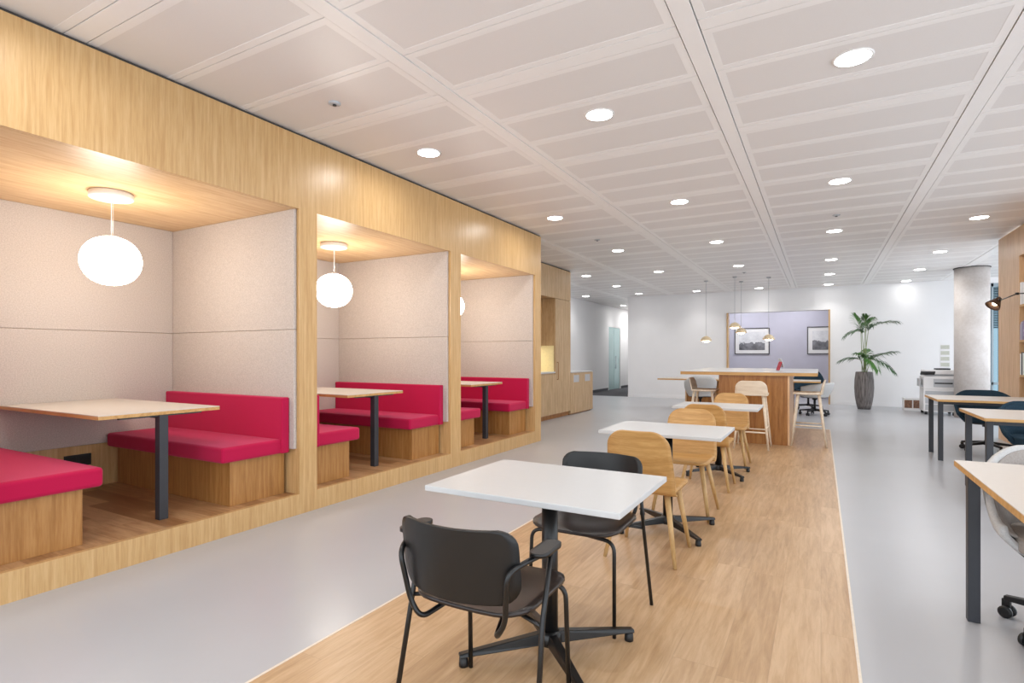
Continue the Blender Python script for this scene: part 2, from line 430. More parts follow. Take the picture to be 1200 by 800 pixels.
def booth_table(yc, label):
    t = thing('booth_table', label, 'table', (-4.05, yc, ZP), 0, 'fixed tables in the booths')
    z = .77
    MB().box(0, XB + .025 + 4.05, -.41, .41, z - .005, z).build('top', M_lamwarm, t)
    MB().box(0, XB + .025 + 4.05, -.41, .41, z - .028, z - .005).build('edge_band', M_edge, t)
    MB().box(-.065, -.005, -.03, .03, 0, z - .028).build('leg', M_steel, t, .003)
    MB().box(-1.45, -.03, -.02, .02, z - .055, z - .028).build('rail', M_steel, t)
    MB().box(-.02, -.045, -.28, .28, z - .04, z - .028).build('bracket', M_steel, t)
    return t
for i, (a, b) in enumerate(BO):
    booth_table((a + b) / 2 + (.055 if i == 0 else .02), ['cream topped booth table on one dark leg in the nearest booth',
        'cream topped booth table on one dark leg in the middle booth', 'cream topped booth table on one dark leg in the farthest booth'][i])

def globe(yc, label):
    t = thing('globe_pendant', label, 'pendant lamp', (-4.66, yc, ZS), 0, 'opal globe pendants in the booths')
    MB().lathe([(.135, 0), (.142, -.012), (.142, -.044), (.132, -.05)], seg=40).build('canopy', M_whiteplastic, t)
    MB().tube([(0, 0, -.05), (0, .002, -.2), (0, 0, -.33)], .003, 6).tube([(.0, .012, -.05), (0, .014, -.2), (0, .01, -.33)], .0012, 5).build('cord', M_whiteplastic, t)
    p = []
    for k in range(21):
        a = -PI / 2 + PI * k / 20
        p.append((max(.002, .195 * math.cos(a) ** .9 if math.cos(a) > 0 else .002), .182 * math.sin(a)))
    MB().lathe(p, 0, 0, -.515, 40, caps=False).build('globe', M_globe, t)
    MB().lathe([(.04, 0), (.05, .012), (.05, .02)], 0, 0, -.352, 24).build('globe_cap', M_whiteplastic, t)
for i, (a, b) in enumerate(BO):
    globe((a + b) / 2, ['lit white globe pendant hanging over the table in the nearest booth',
                        'lit white globe pendant in the middle booth, touching the oak post in view',
                        'lit white globe pendant in the farthest booth, only a sliver in view beside the post'][i])
so = thing('power_socket', 'black double power socket on the oak strip under the nearest booth table', 'socket', (XB - .008, 2.32, ZP))
MB().box(0, .012, -.1, .1, .2, .3).build('plate', M_plastic, so, .002)
for dy in (-.05, .05): MB().box(.012, .016, dy - .035, dy + .035, .215, .285).build('outlet', M_black, so, .002)

# ------------------------------------------------------------------ kitchen cabinets beyond the booths
KX = -4.84
k0, k1, k2, k3 = 9.2, 10.47, 11.28, 12.64
t = thing('tall_cabinet', 'full height pale oak cabinet with one long door beside the lit niche', 'cabinet', (0, 0, 0))
MB().box(KX - .02, -5.7, k1, k2, .1, 2.52).build('carcass', M_kit, t)
d = MB().box(KX, KX - .02, k1 + .004, k2 - .003, .1, 2.515).build('door', M_kit, t)
MB().tube([(KX, k1 + .09, .82), (KX + .03, k1 + .09, .82), (KX + .03, k1 + .09, 1.18), (KX, k1 + .09, 1.18)], .007, 8, .01).build('handle', M_bar, d)
MB().box(KX - .06, -5.7, k1, k2, 0, .1).build('kick_board', M_bar, t)
t = thing('cabinet_bulkhead', 'pale oak bulkhead panel closing the gap between tall cabinet and ceiling', 'panel', (0, 0, 0))
MB().box(KX, -5.7, k0, k1 + .002, 2.523, 3.165).box(KX, -5.7, k1 + .006, k2, 2.523, 3.165).build('panel', M_kit, t)
MB().box(KX - .02, -5.7, k0, k2, 3.165, 3.188).build('shadow_gap', M_void, t)
t = thing('overhead_cabinet', 'oak wall cabinet recessed above the lit kitchen niche', 'cabinet', (0, 0, 0))
MB().box(KX - .33, -5.7, k0, k1, 1.53, 2.52).build('carcass', M_oak_loc, t)
for a in (k0, (k0 + k1) / 2): MB().box(KX - .31, KX - .33, a + .003, a + (k1 - k0) / 2 - .003, 1.53, 2.515).build('door', M_oak_loc, t)
t = thing('base_cabinet', 'low pale oak kitchen cabinet under the white worktop in the niche', 'cabinet', (0, 0, 0))
MB().box(KX - .02, -5.7, k0, k1, .1, .955).build('carcass', M_kit, t)
for a in (k0, (k0 + k1) / 2): MB().box(KX, KX - .02, a + .003, a + (k1 - k0) / 2 - .003, .1, .93).build('door', M_kit, t)
MB().box(KX - .06, -5.7, k0, k1, 0, .1).build('kick_board', M_bar, t)
tag(MB().box(KX + .005, -5.68, k0, k1, .955, .985).build('worktop', M_lam, None, .003), 'white worktop in the lit kitchen niche beside the booths', 'worktop')
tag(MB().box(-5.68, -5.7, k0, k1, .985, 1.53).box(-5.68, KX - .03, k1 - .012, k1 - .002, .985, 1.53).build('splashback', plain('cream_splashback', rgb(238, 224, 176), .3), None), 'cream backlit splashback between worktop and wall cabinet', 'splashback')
t = thing('recycling_cabinet', 'low pale oak recycling cabinet with two grey labels near the corridor', 'cabinet', (0, 0, 0))
MB().box(KX - .02, -5.6, k2 + .004, k3, .03, .935).build('carcass', M_kit, t)
for q, a in enumerate((k2 + .004, (k2 + k3) / 2)):
    d = MB().box(KX, KX - .02, a + .003, a + (k3 - k2) / 2 - .005, .03, .925).build('door', M_kit, t)
    MB().box(KX + .002, KX, a + .17, a + .48, .72, .88).build('label_plate', M_greyplastic, d)
MB().box(KX + .01, -5.6, k2 + .004, k3 + .01, .935, .955).build('worktop', M_lam, t)
MB().box(KX - .05, -5.6, k2 + .02, k3 - .02, 0, .03).build('kick_board', M_bar, t)

# ------------------------------------------------------------------ cafe furniture on the plank strip
def table_proto():
    t = thing('cafe_table', '', 'table', (0, 0, .004), 0, 'white cafe tables on the plank strip')
    H = .766
    MB().box(-.435, .435, -.34, .34, H - .024, H).build('top', [M_lam], t, .003)
    MB().box(-.16, .16, -.16, .16, H - .036, H - .024).build('mounting_plate', M_black, t)
    MB().lathe([(.036, .075), (.036, H - .036)], seg=24).build('column', M_black, t)
    MB().lathe([(.05, .045), (.055, .06), (.05, .095), (.038, .105)], seg=24).build('hub', M_black, t)
    for k in range(4):
        a = PI / 4 + k * PI / 2; R = Matrix.Rotation(a, 4, 'Z')
        m = MB()
        v = []
        for x, w, z0, z1 in ((.03, .028, .05, .1), (.36, .021, .042, .062), (.41, .021, .04, .055)):
            v += [(x, -w, z0), (x, w, z0), (x, w * .7, z1), (x, -w * .7, z1)]
        f = [(3, 2, 1, 0), (8, 9, 10, 11)]
        for q in (0, 4):
            for e in range(4): f.append((q + e, q + (e + 1) % 4, q + 4 + (e + 1) % 4, q + 4 + e))
        m.add(v, f, 0, False, R)
        leg = m.build('foot_arm', M_black, t, .004)
        MB().lathe([(.02, 0), (.021, .01), (.018, .046)], .39, 0, 0, 16, M=R).build('glide', M_plastic, leg)
    return t
TB = [(-1.055, 2.225), (-1.02, 4.25), (-1.0, 6.5)]
tp = table_proto(); tp.location = (TB[0][0], TB[0][1], .004)
tp['label'] = 'nearest white square cafe table, between the two black chairs'
dup(tp, 'middle white square cafe table of the row of three', (TB[1][0], TB[1][1], .004))
dup(tp, 'farthest white square cafe table, just before the tall oak bar table', (TB[2][0], TB[2][1], .004))

def rr_grid(w, y0, y1, r0, r1, nx, ny, fn):
    """grid of a rounded rectangle half width w, v from y0 to y1 with corner radii r0,r1; fn(x, v, w) -> point"""
    G = []
    vs = []
    for j in range(ny + 1):
        a = .5 - .5 * math.cos(PI * j / ny); vs.append(y0 + (y1 - y0) * a)
    for v in vs:
        hw = w(v) if callable(w) else w
        if r0 and v - y0 < r0: hw = hw - r0 + math.sqrt(max(0, r0**2 - (r0 - (v - y0))**2))
        if r1 and y1 - v < r1: hw = hw - r1 + math.sqrt(max(0, r1**2 - (r1 - (y1 - v))**2))
        hw = max(hw, .002)
        G.append([fn(hw * (2 * i / nx - 1), v) for i in range(nx + 1)])
    return G

def black_chair(label, loc, rz):
    t = thing('tube_frame_armchair', label, 'chair', loc, rz, 'black tube framed armchairs at the nearest table')
    # seat: dished ply
    G = rr_grid(.232, -.20, .235, .10, .10, 14, 16,
                lambda x, v: (x, v, .468 - .018 * math.exp(-((v + .02) / .13) ** 2) * math.exp(-(x / .15) ** 2) + .10 * max(0, -v - .08) ** 1.5 + .012 * (abs(x) / .23) ** 3 - .55 * max(0, v - .16) ** 2))
    MB().sheet(G, .014).build('seat', M_blackseat, t)
    # backrest
    def bp(x, v):
        z = .522 + v; y = -.268 - .14 * v + 1.45 * x * x
        return (x, y, z)
    G = rr_grid(lambda v: .232, .0, .248, .075, .055, 16, 18, bp)
    MB().sheet(G, .012).build('backrest', M_blackply, t)
    for s in (-1, 1):
        # outer support loop: under seat, up behind the backrest, forward to the arm
        m = MB()
        m.tube([(s * .10, -.05, .447), (s * .12, -.12, .43), (s * .15, -.225, .41), (s * .19, -.232, .47), (s * .212, -.262, .645), (s * .245, -.18, .663), (s * .27, -.07, .666)], .0095, 10, .045)
        m.build('back_support', M_black, t)
        m = MB()
        m.tube([(s * .285, -.215, 0), (s * .268, -.12, .44), (s * .27, -.055, .668)], .0095, 10, .03)
        m.tube([(s * .272, -.122, .43), (s * .14, -.08, .445)], .008, 8)
        m.build('leg', M_black, t)
        m = MB()
        m.tube([(s * .225, .215, 0), (s * .218, .195, .44), (s * .06, .175, .448)], .0095, 10, .05)
        m.build('leg', M_black, t)
        G = rr_grid(.032, -.075, .085, .03, .032, 8, 10, lambda x, v, s=s: (s * .27 + x, -.1 + v, .682))
        MB().sheet(G, .014).build('armrest', M_blackply, t)
    m = MB(); m.tube([(-.1, -.05, .44), (-.1, .12, .447)], .008, 8).tube([(.1, -.05, .44), (.1, .12, .447)], .008, 8).tube([(-.14, -.06, .447), (.14, -.06, .447)], .008, 8)
    m.build('under_frame', M_black, t)
    return t
bc = black_chair('black tube framed armchair nearest the viewer, its backrest towards us', (-1.07, 1.745, .004), math.radians(1))
bc2 = dup(bc, 'black tube framed armchair on the far side of the nearest white table', (-1.07, 2.70, .004), PI)

def wood_chair(label, loc, rz):
    t = thing('plywood_side_chair', label, 'chair', loc, rz, 'oak plywood chairs on the plank strip')
    def sp(x, v):
        return (x, v, .462 - .012 * math.exp(-((v + .02) / .12) ** 2) * math.exp(-(x / .16) ** 2) - .6 * max(0, v - .17) ** 2)
    G = rr_grid(lambda v: .215 + .012 * (v + .2), -.165, .245, .03, .07, 14, 16, sp)
    MB().sheet(G, .022).build('seat', M_plywood, t)
    # back shell: lip under the seat, sweeping up
    def bp(x, v):
        if v < .09:
            a = (v / .09) * PI / 2
            y = -.135 - .07 * math.sin(a); z = .432 + .06 * (1 - math.cos(a))
        else:
            z = .492 + (v - .09); y = -.205 - .22 * (v - .09) - .1 * (v - .09) ** 2
        return (x, y + .5 * x * x * min(1, max(0, (v - .03) / .2)), z)
    G = rr_grid(lambda v: .222 - .075 * max(0, v - .1), .0, .445, .0, .105, 16, 26, bp)
    MB().sheet(G, .013).build('back_shell', M_plywood, t)
    for sx in (-1, 1):
        for top, bot in (((sx * .155, .14, .452), (sx * .225, .215, 0)), ((sx * .15, -.12, .44), (sx * .228, -.235, 0))):
            MB().tube([bot, top], .012, 14, r_end=.021).build('leg', M_legwood, t)
    MB().box(-.16, .16, -.13, .15, .432, .449).build('under_seat_block', M_legwood, t, .004)
    return t
wc = wood_chair('oak plywood chair before the middle white table, back to the viewer', (-1.015, 3.70, .004), 0)
dup(wc, 'oak plywood chair behind the middle white table, facing the viewer', (-1.0, 4.775, .004), PI)
dup(wc, 'oak plywood chair before the farthest white table, back to the viewer', (-1.0, 5.87, .004), 0)
dup(wc, 'oak plywood chair behind the farthest white table, nearest the bar block', (-.985, 7.12, .004), PI)

# ------------------------------------------------------------------ tall bar table and stools
t = thing('bar_table', 'tall oak bar table with white top and brown panelled block at end of planks', 'table', (-.9, 9.0, .004))
MB().box(-1.05, .86, -.05, 2.55, 1.068, 1.074).build('top', M_lam, t)
MB().box(-1.05, .86, -.05, 2.55, 1.022, 1.068).build('edge_band', M_edge, t, .002)
bx = MB(); bx.box(-.478, .475, .0, .03, 0, 1.022); bx.box(-.478, -.45, .03, 1.3, 0, 1.022); bx.box(-.45, .475, 1.27, 1.3, 0, 1.022)
bx.build('block', M_bar, t)
MB().box(.475, .5, -.004, 1.3, 0, 1.022).build('side_panel', M_shelfwood, t)

def bar_stool(label, loc, rz):
    t = thing('bar_stool', label, 'stool', loc, rz, 'bleached ash bar stools at the tall table')
    G = rr_grid(lambda v: .205, -.165, .205, .04, .06, 12, 14, lambda x, v: (x, v, .768 - .014 * math.exp(-((v) / .12) ** 2) * math.exp(-(x / .15) ** 2)))
    MB().sheet(G, .028).build('seat', M_ash, t)
    G = rr_grid(lambda v: .215 - .1 * max(0, v - .05), .0, .205, .0, .09, 14, 16, lambda x, v: (x, -.18 - .2 * v + .5 * x * x, .757 + v))
    MB().sheet(G, .016).build('backrest', M_ash, t)
    L = {}
    for sx in (-1, 1):
        for sy in (-1, 1):
            bot = (sx * .225, sy * .225 - .005, 0); top = (sx * .15, sy * .135, .76)
            L[sx, sy] = (Vector(bot), Vector(top))
            MB().tube([bot, top], .014, 12, r_end=.021).build('leg', M_ash, t)
    for z, a, b in ((.24, (-1, 1), (1, 1)), (.30, (-1, -1), (-1, 1)), (.30, (1, -1), (1, 1)), (.24, (-1, -1), (1, -1))):
        f = z / .76
        A = L[a][0].lerp(L[a][1], f); B = L[b][0].lerp(L[b][1], f)
        MB().tube([A, B], .011, 8).build('foot_rail', M_ash, t)
    return t
bs = bar_stool('pale ash bar stool at the near end of the bar, back to the viewer', (-.86, 8.62, .004), 0)
dup(bs, 'pale ash bar stool on the right side of the bar, seen side on', (-.16, 9.25, .004), PI / 2)
dup(bs, 'pale ash bar stool on the left side of the bar, before the grey chair', (-1.64, 9.3, .004), -PI / 2)
t = thing('red_booklet', 'small red booklet propped open on the white bar table top', 'booklet', (-.62, 10.0, 1.078), math.radians(20))
R = Matrix.Rotation(math.radians(18), 4, 'Y')
MB().box(-.006, .006, -.07, .07, .005, .15, M=R).build('cover', M_red, t)
R = Matrix.Rotation(math.radians(-18), 4, 'Y')
MB().box(.088, .098, -.07, .07, .03, .175, M=R).build('back_cover', M_lam, t)

# ------------------------------------------------------------------ long meeting table, chairs, pendants
t = thing('meeting_table', 'long low meeting table with pale top and brown plinth beyond the bar', 'table', (-1.75, 13.95, 0))
MB().box(-1.75, 1.75, -.42, .42, .76, .765).build('top', M_lamwarm, t)
MB().box(-1.75, 1.75, -.42, .42, .73, .76).build('edge_band', M_edge, t)
bx = MB(); bx.box(-1.1, 1.22, -.2, -.17, 0, .73); bx.box(-1.1, 1.22, .17, .2, 0, .73); bx.box(-1.1, -1.07, -.17, .17, 0, .73); bx.box(1.19, 1.22, -.17, .17, 0, .73)
bx.build('plinth', M_bar, t)
MB().box(-1.13, -1.1, -.21, .21, 0, .73).build('plinth_edge', M_shelfwood, t)

def tub_chair(name, label, loc, rz, m_out, m_in, top=.80, arm=.66, group=None, tip=.53):
    """upholstered swivel tub chair; faces +y, back at -y"""
    t = thing(name, label, 'chair', loc, rz, group)
    n = 36; rows = 9
    def rim(a):  # a = angle from the back, 0 at back, +-1 at the arm tips
        k = min(1, abs(a)); s = .5 + .5 * math.cos(PI * min(1, max(0, (k - .18) / .5)))
        q = min(1, max(0, (k - .6) / .4)); return arm + (top - arm) * s - (arm - tip) * q * q * (3 - 2 * q)
    def plan(th, r):
        c, s = math.sin(th), -math.cos(th)
        e = 2.6
        q = (abs(c) ** e + abs(s) ** e) ** (-1 / e)
        return (r * q * c, r * q * s * .94)
    TM = math.radians(118)
    G = []
    for i in range(n + 1):
        u = 2 * i / n - 1; th = u * TM; zt = rim(u); row = []
        for j in range(rows):
            f = j / (rows - 1); z = .405 + (zt - .405) * f
            r = .235 + .085 * min(1, f * 1.5) ** .8 + .018 * f
            x, y = plan(th, r); row.append((x, y - .02 * f, z))
        G.append(row)
    MB().sheet(G, .03).build('shell', m_out, t)
    G2 = []
    for i in range(n + 1):
        u = (2 * i / n - 1) * .97; th = u * TM; zt = rim(u) - .02; row = []
        for j in range(5):
            f = j / 4; z = .47 + (zt - .47) * f
            r = .228 + .07 * min(1, (f + .15) * 1.4) ** .8 + .016 * f
            x, y = plan(th, r); row.append((x, y - .02 * f, z))
        G2.append(row)
    MB().sheet(G2, .012).build('inner_pad', m_in, t)
    P = [(.27 * math.copysign(abs(math.cos(a)) ** .7, math.cos(a)), .015 + .275 * math.copysign(abs(math.sin(a)) ** .7, math.sin(a))) for a in [2 * PI * k / 28 for k in range(28)]]
    MB().prism(P, .41, .485).build('seat_cushion', m_in, t, .02, 3)
    P = [(x * .9, y * .9) for x, y in P]
    MB().prism(P, .388, .41).build('under_plate', M_plastic, t, .004)
    MB().lathe([(.05, .34), (.05, .388)], seg=20).lathe([(.024, .12), (.024, .36)], seg=16).build('gas_column', M_plastic, t)
    MB().lathe([(.035, .09), (.04, .11), (.032, .15)], seg=16).build('hub', M_plastic, t)
    for k in range(5):
        a = math.radians(36 + 72 * k); R = Matrix.Rotation(a, 4, 'Z')
        v = []
        for x, w, z0, z1 in ((.02, .022, .1, .145), (.3, .016, .085, .11)):
            v += [(x, -w, z0), (x, w, z0), (x, w, z1), (x, -w, z1)]
        m = MB().add(v, [(3, 2, 1, 0), (4, 5, 6, 7)] + [(e, (e + 1) % 4, 4 + (e + 1) % 4, 4 + e) for e in range(4)], 0, False, R)
        arm_o = m.build('foot_arm', M_plastic, t, .004)
        m = MB()
        for dy in (-.02, .02):
            Q = R @ Matrix.Translation((.29, dy, .03)) @ Matrix.Rotation(PI / 2, 4, 'X')
            m.lathe([(.02, -.01), (.03, -.007), (.03, .007), (.02, .01)], seg=16, M=Q)
        m.box(.275, .31, -.008, .008, .03, .09, M=R)
        m.build('caster', M_plastic, arm_o)
    return t
tub_chair('tub_chair', 'light grey tub chair before the long meeting table, behind the left stool', (-2.4, 13.05, 0), .25, M_greyfelt, M_greyfelt, .86, .74, 'grey tub chairs at the meeting table', .66)
tub_chair('tub_chair', 'light grey tub chair on black casters at the right end of the meeting table', (-.12, 13.95, 0), 1.1, M_greyfelt, M_greyfelt, .726, .69, 'grey tub chairs at the meeting table', .64)
tub_chair('office_chair', 'dark navy chair back just showing beyond the meeting table beside the oak lining', (-.27, 15.3, 0), PI, M_navy, M_navy, .97, .7)

def pendant(x, y, zs, label):
    t = thing('dome_pendant', label, 'pendant lamp', (x, y, ZC - .004), 0, 'small pale dome pendants over the meeting table')
    dz = zs - ZC
    MB().lathe([(.05, 0), (.05, -.02), (.02, -.03)], seg=20).build('canopy', M_greyplastic, t)
    MB().tube([(0, 0, -.03), (0, 0, dz + .09)], .0045, 6).build('cord', M_greyplastic, t)
    MB().lathe([(.012, .11), (.04, .105), (.09, .075), (.125, .03), (.138, -.012), (.133, -.012), (.12, .028), (.08, .066), (.02, .09)], 0, 0, dz, 28, caps=False).build('shade', M_brass, t)
    p = [(max(.001, .085 * math.cos(a)), -.012 + .032 * math.sin(a)) for a in seg_pts(-PI / 2, PI / 2, 9)]
    MB().lathe(p, 0, 0, dz, 20, caps=False).build('bulb', M_warm, t)
for a in ((-2.50, 14.35, 1.70, 'pale dome pendant hanging alone on the left, against the bare white wall'),
          (-1.78, 13.95, 2.00, 'pale dome pendant at the left edge of the lavender opening'),
          (-1.75, 14.9, 1.91, 'pale dome pendant hanging before the top of the left framed picture'),
          (-1.087, 14.45, 1.72, 'pale dome pendant at the lower right corner of the left framed picture')):
    pendant(*a)

def landscape(name, seed, horizon):
    t = NT(name); co = t.coords(False)
    sp = t.n('ShaderNodeSeparateXYZ'); t.l(co, sp.inputs[0])
    nz = t.n('ShaderNodeTexNoise', i_Scale=5., i_Detail=8., i_Roughness=.65); 
    mp = t.n('ShaderNodeMapping'); mp.inputs['Location'].default_value = (seed, 0, 0); t.l(co, mp.inputs[0]); t.l(mp.outputs[0], nz.inputs['Vector'])
    edge = t.math('ADD', t.math('SUBTRACT', horizon, sp.outputs[2]), t.math('MULTIPLY', t.math('SUBTRACT', nz.outputs[0], .5), .55))
    ground = t.ramp(nz.outputs[0], [(.3, rgb(60, 60, 66)), (.7, rgb(150, 150, 156))])
    sky = t.ramp(nz.outputs[0], [(.3, rgb(206, 206, 210)), (.7, rgb(236, 236, 238))])
    t.l(t.mix(t.math('GREATER_THAN', edge, 0.), sky, ground), t.b.inputs['Base Color'])
    t.b.inputs['Roughness'].default_value = .4
    return t.m
def picture(x0, x1, z0, z1, seed, hz, label):
    xc, zc = (x0 + x1) / 2, (z0 + z1) / 2; w, h = (x1 - x0) / 2, (z1 - z0) / 2
    t = thing('framed_picture', label, 'picture', (xc, 19.2, zc), 0, 'framed monochrome landscapes on the lavender wall')
    f = .022
    MB().box(-w, w, -.03, 0, h - f, h).box(-w, w, -.03, 0, -h, -h + f).box(-w, -w + f, -.03, 0, -h + f, h - f).box(w - f, w, -.03, 0, -h + f, h - f).build('frame', M_black, t)
    MB().box(-w + f, w - f, -.012, 0, -h + f, h - f).build('mat', M_whiteplastic, t)
    MB().box(-w * .74, w * .74, -.016, -.012, -h * .68, h * .68).build('print', landscape('print_%d' % seed, seed, hz), t)
picture(-2.45, -1.42, 1.36, 2.2, 3, -.07, 'framed black and white landscape with broad mat at the left of the alcove')
picture(-.37, .72, 1.36, 2.2, 11, -.02, 'framed misty black and white landscape cut off by the right oak lining')

# ------------------------------------------------------------------ planter with palm
t = thing('potted_palm', 'tall green palm in a dark grey ribbed planter against the white wall', 'plant', (.93, 16.1, 0))
def pot_mat():
    n = NT('grey_ribbed_clay'); co = n.coords(False)
    nz = n.n('ShaderNodeTexNoise', i_Scale=14., i_Detail=5.); mp = n.n('ShaderNodeMapping'); mp.inputs['Scale'].default_value = (3, 3, .25)
    n.l(co, mp.inputs[0]); n.l(mp.outputs[0], nz.inputs['Vector'])
    n.l(n.ramp(nz.outputs[0], [(.35, rgb(84, 78, 76)), (.65, rgb(132, 126, 124))]), n.b.inputs['Base Color']); n.b.inputs['Roughness'].default_value = .6
    n.bump(nz.outputs[0], .3, .004); return n.m
prof = [(.135, 0), (.165, .12), (.195, .32), (.208, .52), (.202, .72), (.18, .9), (.175, .92), (.16, .92), (.155, .86)]
m = MB(); v = []; fs = []; sg = 72
for r, z in prof:
    for k in range(sg):
        a = 2 * PI * k / sg; rr = r * (1 + (.012 if k % 3 == 0 else 0)); v.append((rr * math.cos(a), rr * math.sin(a), z))
for i in range(len(prof) - 1):
    for k in range(sg): fs.append((i*sg+k, i*sg+(k+1) % sg, (i+1)*sg+(k+1) % sg, (i+1)*sg+k))
fs.append(tuple(range(sg))[::-1]); m.add(v, fs, 0, True)
m.build('planter', pot_mat(), t)
MB().lathe([(.157, .84), (.157, .87)], seg=32).build('soil', plain('soil', rgb(58, 44, 34), .95, noise=.4), t)
M_leaf = plain('palm_leaf', rgb(70, 116, 50), .45, noise=.3, nscale=6)
M_leaf2 = plain('palm_leaf_dark', rgb(52, 88, 46), .45, noise=.3, nscale=6)
M_stem = plain('palm_stem', rgb(128, 140, 84), .5, noise=.1)
def frond(az, h, reach, droop, rise, mat, ll=.3, n=15):
    """az direction, stem to height h, then a leaf arching out by reach"""
    d = Vector((math.cos(az), math.sin(az), 0)); side = Vector((-math.sin(az), math.cos(az), 0))
    base = Vector((random.uniform(-.05, .05), random.uniform(-.05, .05), .86))
    P = []
    N = 26
    for i in range(N + 1):
        u = i / N
        z = base.z + (h - base.z) * (1 - (1 - min(1, u / .6)) ** 1.3) + (rise * max(0, u - .6) / .4 - droop * max(0, (u - .6) / .4) ** 2)
        out = reach * (.18 * min(1, u / .6) + .82 * max(0, (u - .6) / .4))
        P.append(Vector((base.x, base.y, 0)) + d * out + Vector((0, 0, z)))
    st = MB().tube(P, .009, 6, r_end=.003).build('stem', M_stem, t)
    m = MB(); k0 = int(N * .56)
    for k in range(n):
        u = k0 + (N - k0) * k / (n - 1); i = min(N - 1, int(u)); p = P[i].lerp(P[i + 1], u - i)
        tang = (P[i + 1] - P[i]).normalized()
        f = k / (n - 1); L = ll * (.55 + .45 * math.sin(PI * min(1, f * .8 + .2))) 
        for sgn in (-1, 1):
            dirv = (side * sgn * (.85 - .5 * f) + tang * (.5 + .5 * f) + Vector((0, 0, .15 - .25 * random.random()))).normalized()
            wv = dirv.cross(Vector((0, 0, 1)));  wv = (wv.normalized() if wv.length > .01 else side) * .02
            a, b = p, p + dirv * L * .5 + Vector((0, 0, .02)); c = p + dirv * L - Vector((0, 0, .10 * L / .3 * (.4 + random.random())))
            up = Vector((0, 0, .004))
            m.add([a - wv * .3, b - wv, c, b + wv, a + wv * .3, b + up], [(0, 1, 5), (1, 2, 5), (2, 3, 5), (3, 4, 5), (4, 0, 5)], 0, True)
    m.build('leaflets', mat, st)
R_ = math.radians
for args in ((R_(25), 2.0, .75, .18, .32, M_leaf2, .34), (R_(195), 1.92, .42, .16, .05, M_leaf2, .26), (R_(120), 2.0, .3, .0, .32, M_leaf, .3), (R_(260), 1.98, .22, .02, .3, M_leaf, .3),
             (R_(60), 1.95, .4, .1, .38, M_leaf, .3), (R_(10), 1.25, .6, .12, .26, M_leaf2, .3), (R_(175), 1.22, .48, .16, .12, M_leaf2, .28), (R_(300), 1.25, .5, .3, .05, M_leaf, .28),
             (R_(80), 1.3, .35, .05, .2, M_leaf, .26), (R_(230), 1.25, .3, .12, .22, M_leaf, .26), (R_(340), 1.22, .62, .34, .06, M_leaf2, .28)):
    frond(*args)

# ------------------------------------------------------------------ printer corner
t = thing('office_printer', 'white floor standing office printer beside the concrete column', 'printer', (2.31, 15.6, 0))
MB().box(-.3, .3, -.3, .3, .07, .56).build('paper_drawer_unit', M_whiteplastic, t, .01)
for z in (.1, .25, .4): MB().box(-.27, .27, -.308, -.3, z, z + .13).build('drawer_front', M_greyplastic, t, .004)
MB().box(-.3, .3, -.29, .3, .56, .86).build('body', M_whiteplastic, t, .015)
MB().box(-.12, .24, -.297, -.29, .62, .8).build('output_tray', M_greyplastic, t, .004)
MB().box(-.1, .22, -.302, -.297, .69, .72).build('slot', M_steel, t)
MB().box(-.28, .3, -.26, .3, .9, 1.0).build('scanner', M_whiteplastic, t, .02)
MB().box(-.28, .28, -.2, .25, .86, .9).build('scanner_neck', M_greyplastic, t)
MB().box(-.06, .2, -.2, .1, 1.0, 1.035).build('feeder', M_steel, t, .008)
R = Matrix.Translation((-.2, -.33, .93)) @ Matrix.Rotation(math.radians(-25), 4, 'X')
MB().box(-.16, .1, -.07, .07, -.012, .012, M=R).build('control_panel', M_plastic, t, .004)
MB().box(-.36, -.3, -.2, .2, .62, .64).box(-.36, -.34, -.2, .2, .64, .8).build('side_tray', M_greyplastic, t)
for sx in (-.25, .25):
    for sy in (-.25, .25): MB().lathe([(.03, 0), (.03, .07)], sx, sy, 0, 12).build('foot', M_plastic, t)
t = thing('paper_box', 'white box with brown printed panels on the floor left of the printer', 'box', (1.9, 16.35, 0))
MB().box(-.16, .2, -.12, .12, 0, .3).build('carton', M_whiteplastic, t, .003)
for a in (-.14, .035): MB().box(a, a + .15, -.124, -.12, .06, .25).build('printed_panel', plain('brown_card', rgb(128, 94, 74), .8, noise=.5, nscale=45), t)
for k, w in enumerate(('topmost', 'second', 'third', 'lowest')):
    z = 1.53 - k * .145
    t = thing('wall_notice', 'pale framed notice above the printer, %s of the column of four' % w, 'notice', (2.69, 17.2, z), 0, 'small notices above the printer')
    MB().box(-.1, .1, -.006, 0, -.065, .065).build('backing', M_whiteplastic, t)
    MB().box(-.085, .085, -.008, -.006, -.045, .045).build('sheet', plain('grey_green_sheet_%d' % k, rgb(196, 196, 184), .7), t)

# ------------------------------------------------------------------ bookshelf with lamp
BXX = 2.48
t = thing('bookshelf', 'tall pale oak bookshelf wall with open shelves at the right picture edge', 'bookshelf', (0, 0, 0))
MB().box(BXX, BXX + .02, 10.46, 11.5, 0, 3.17).box(BXX + .02, BXX + .4, 11.48, 11.5, 0, 3.17).box(BXX, BXX + .4, 10.44, 10.46, 0, 3.17).build('side_panel', M_shelfwood, t)
MB().box(BXX, BXX + .4, 8.38, 8.4, 0, 3.17).build('side_panel', M_shelfwood, t)
MB().box(BXX, BXX + .4, 8.4, 10.44, 2.75, 3.17).build('top_panel', M_shelfwood, t)
MB().box(BXX + .38, BXX + .4, 8.4, 10.44, 0, 2.75).build('back_panel', M_edge, t)
SZ = [.12, .6, 1.05, 1.545, 2.05]
for z in SZ: MB().box(BXX, BXX + .38, 8.4, 10.44, z - .03, z).build('shelf', M_edge, t)
MB().box(BXX + .02, BXX + .38, 8.4, 10.44, 0, .09).build('plinth', M_shelfwood, t)
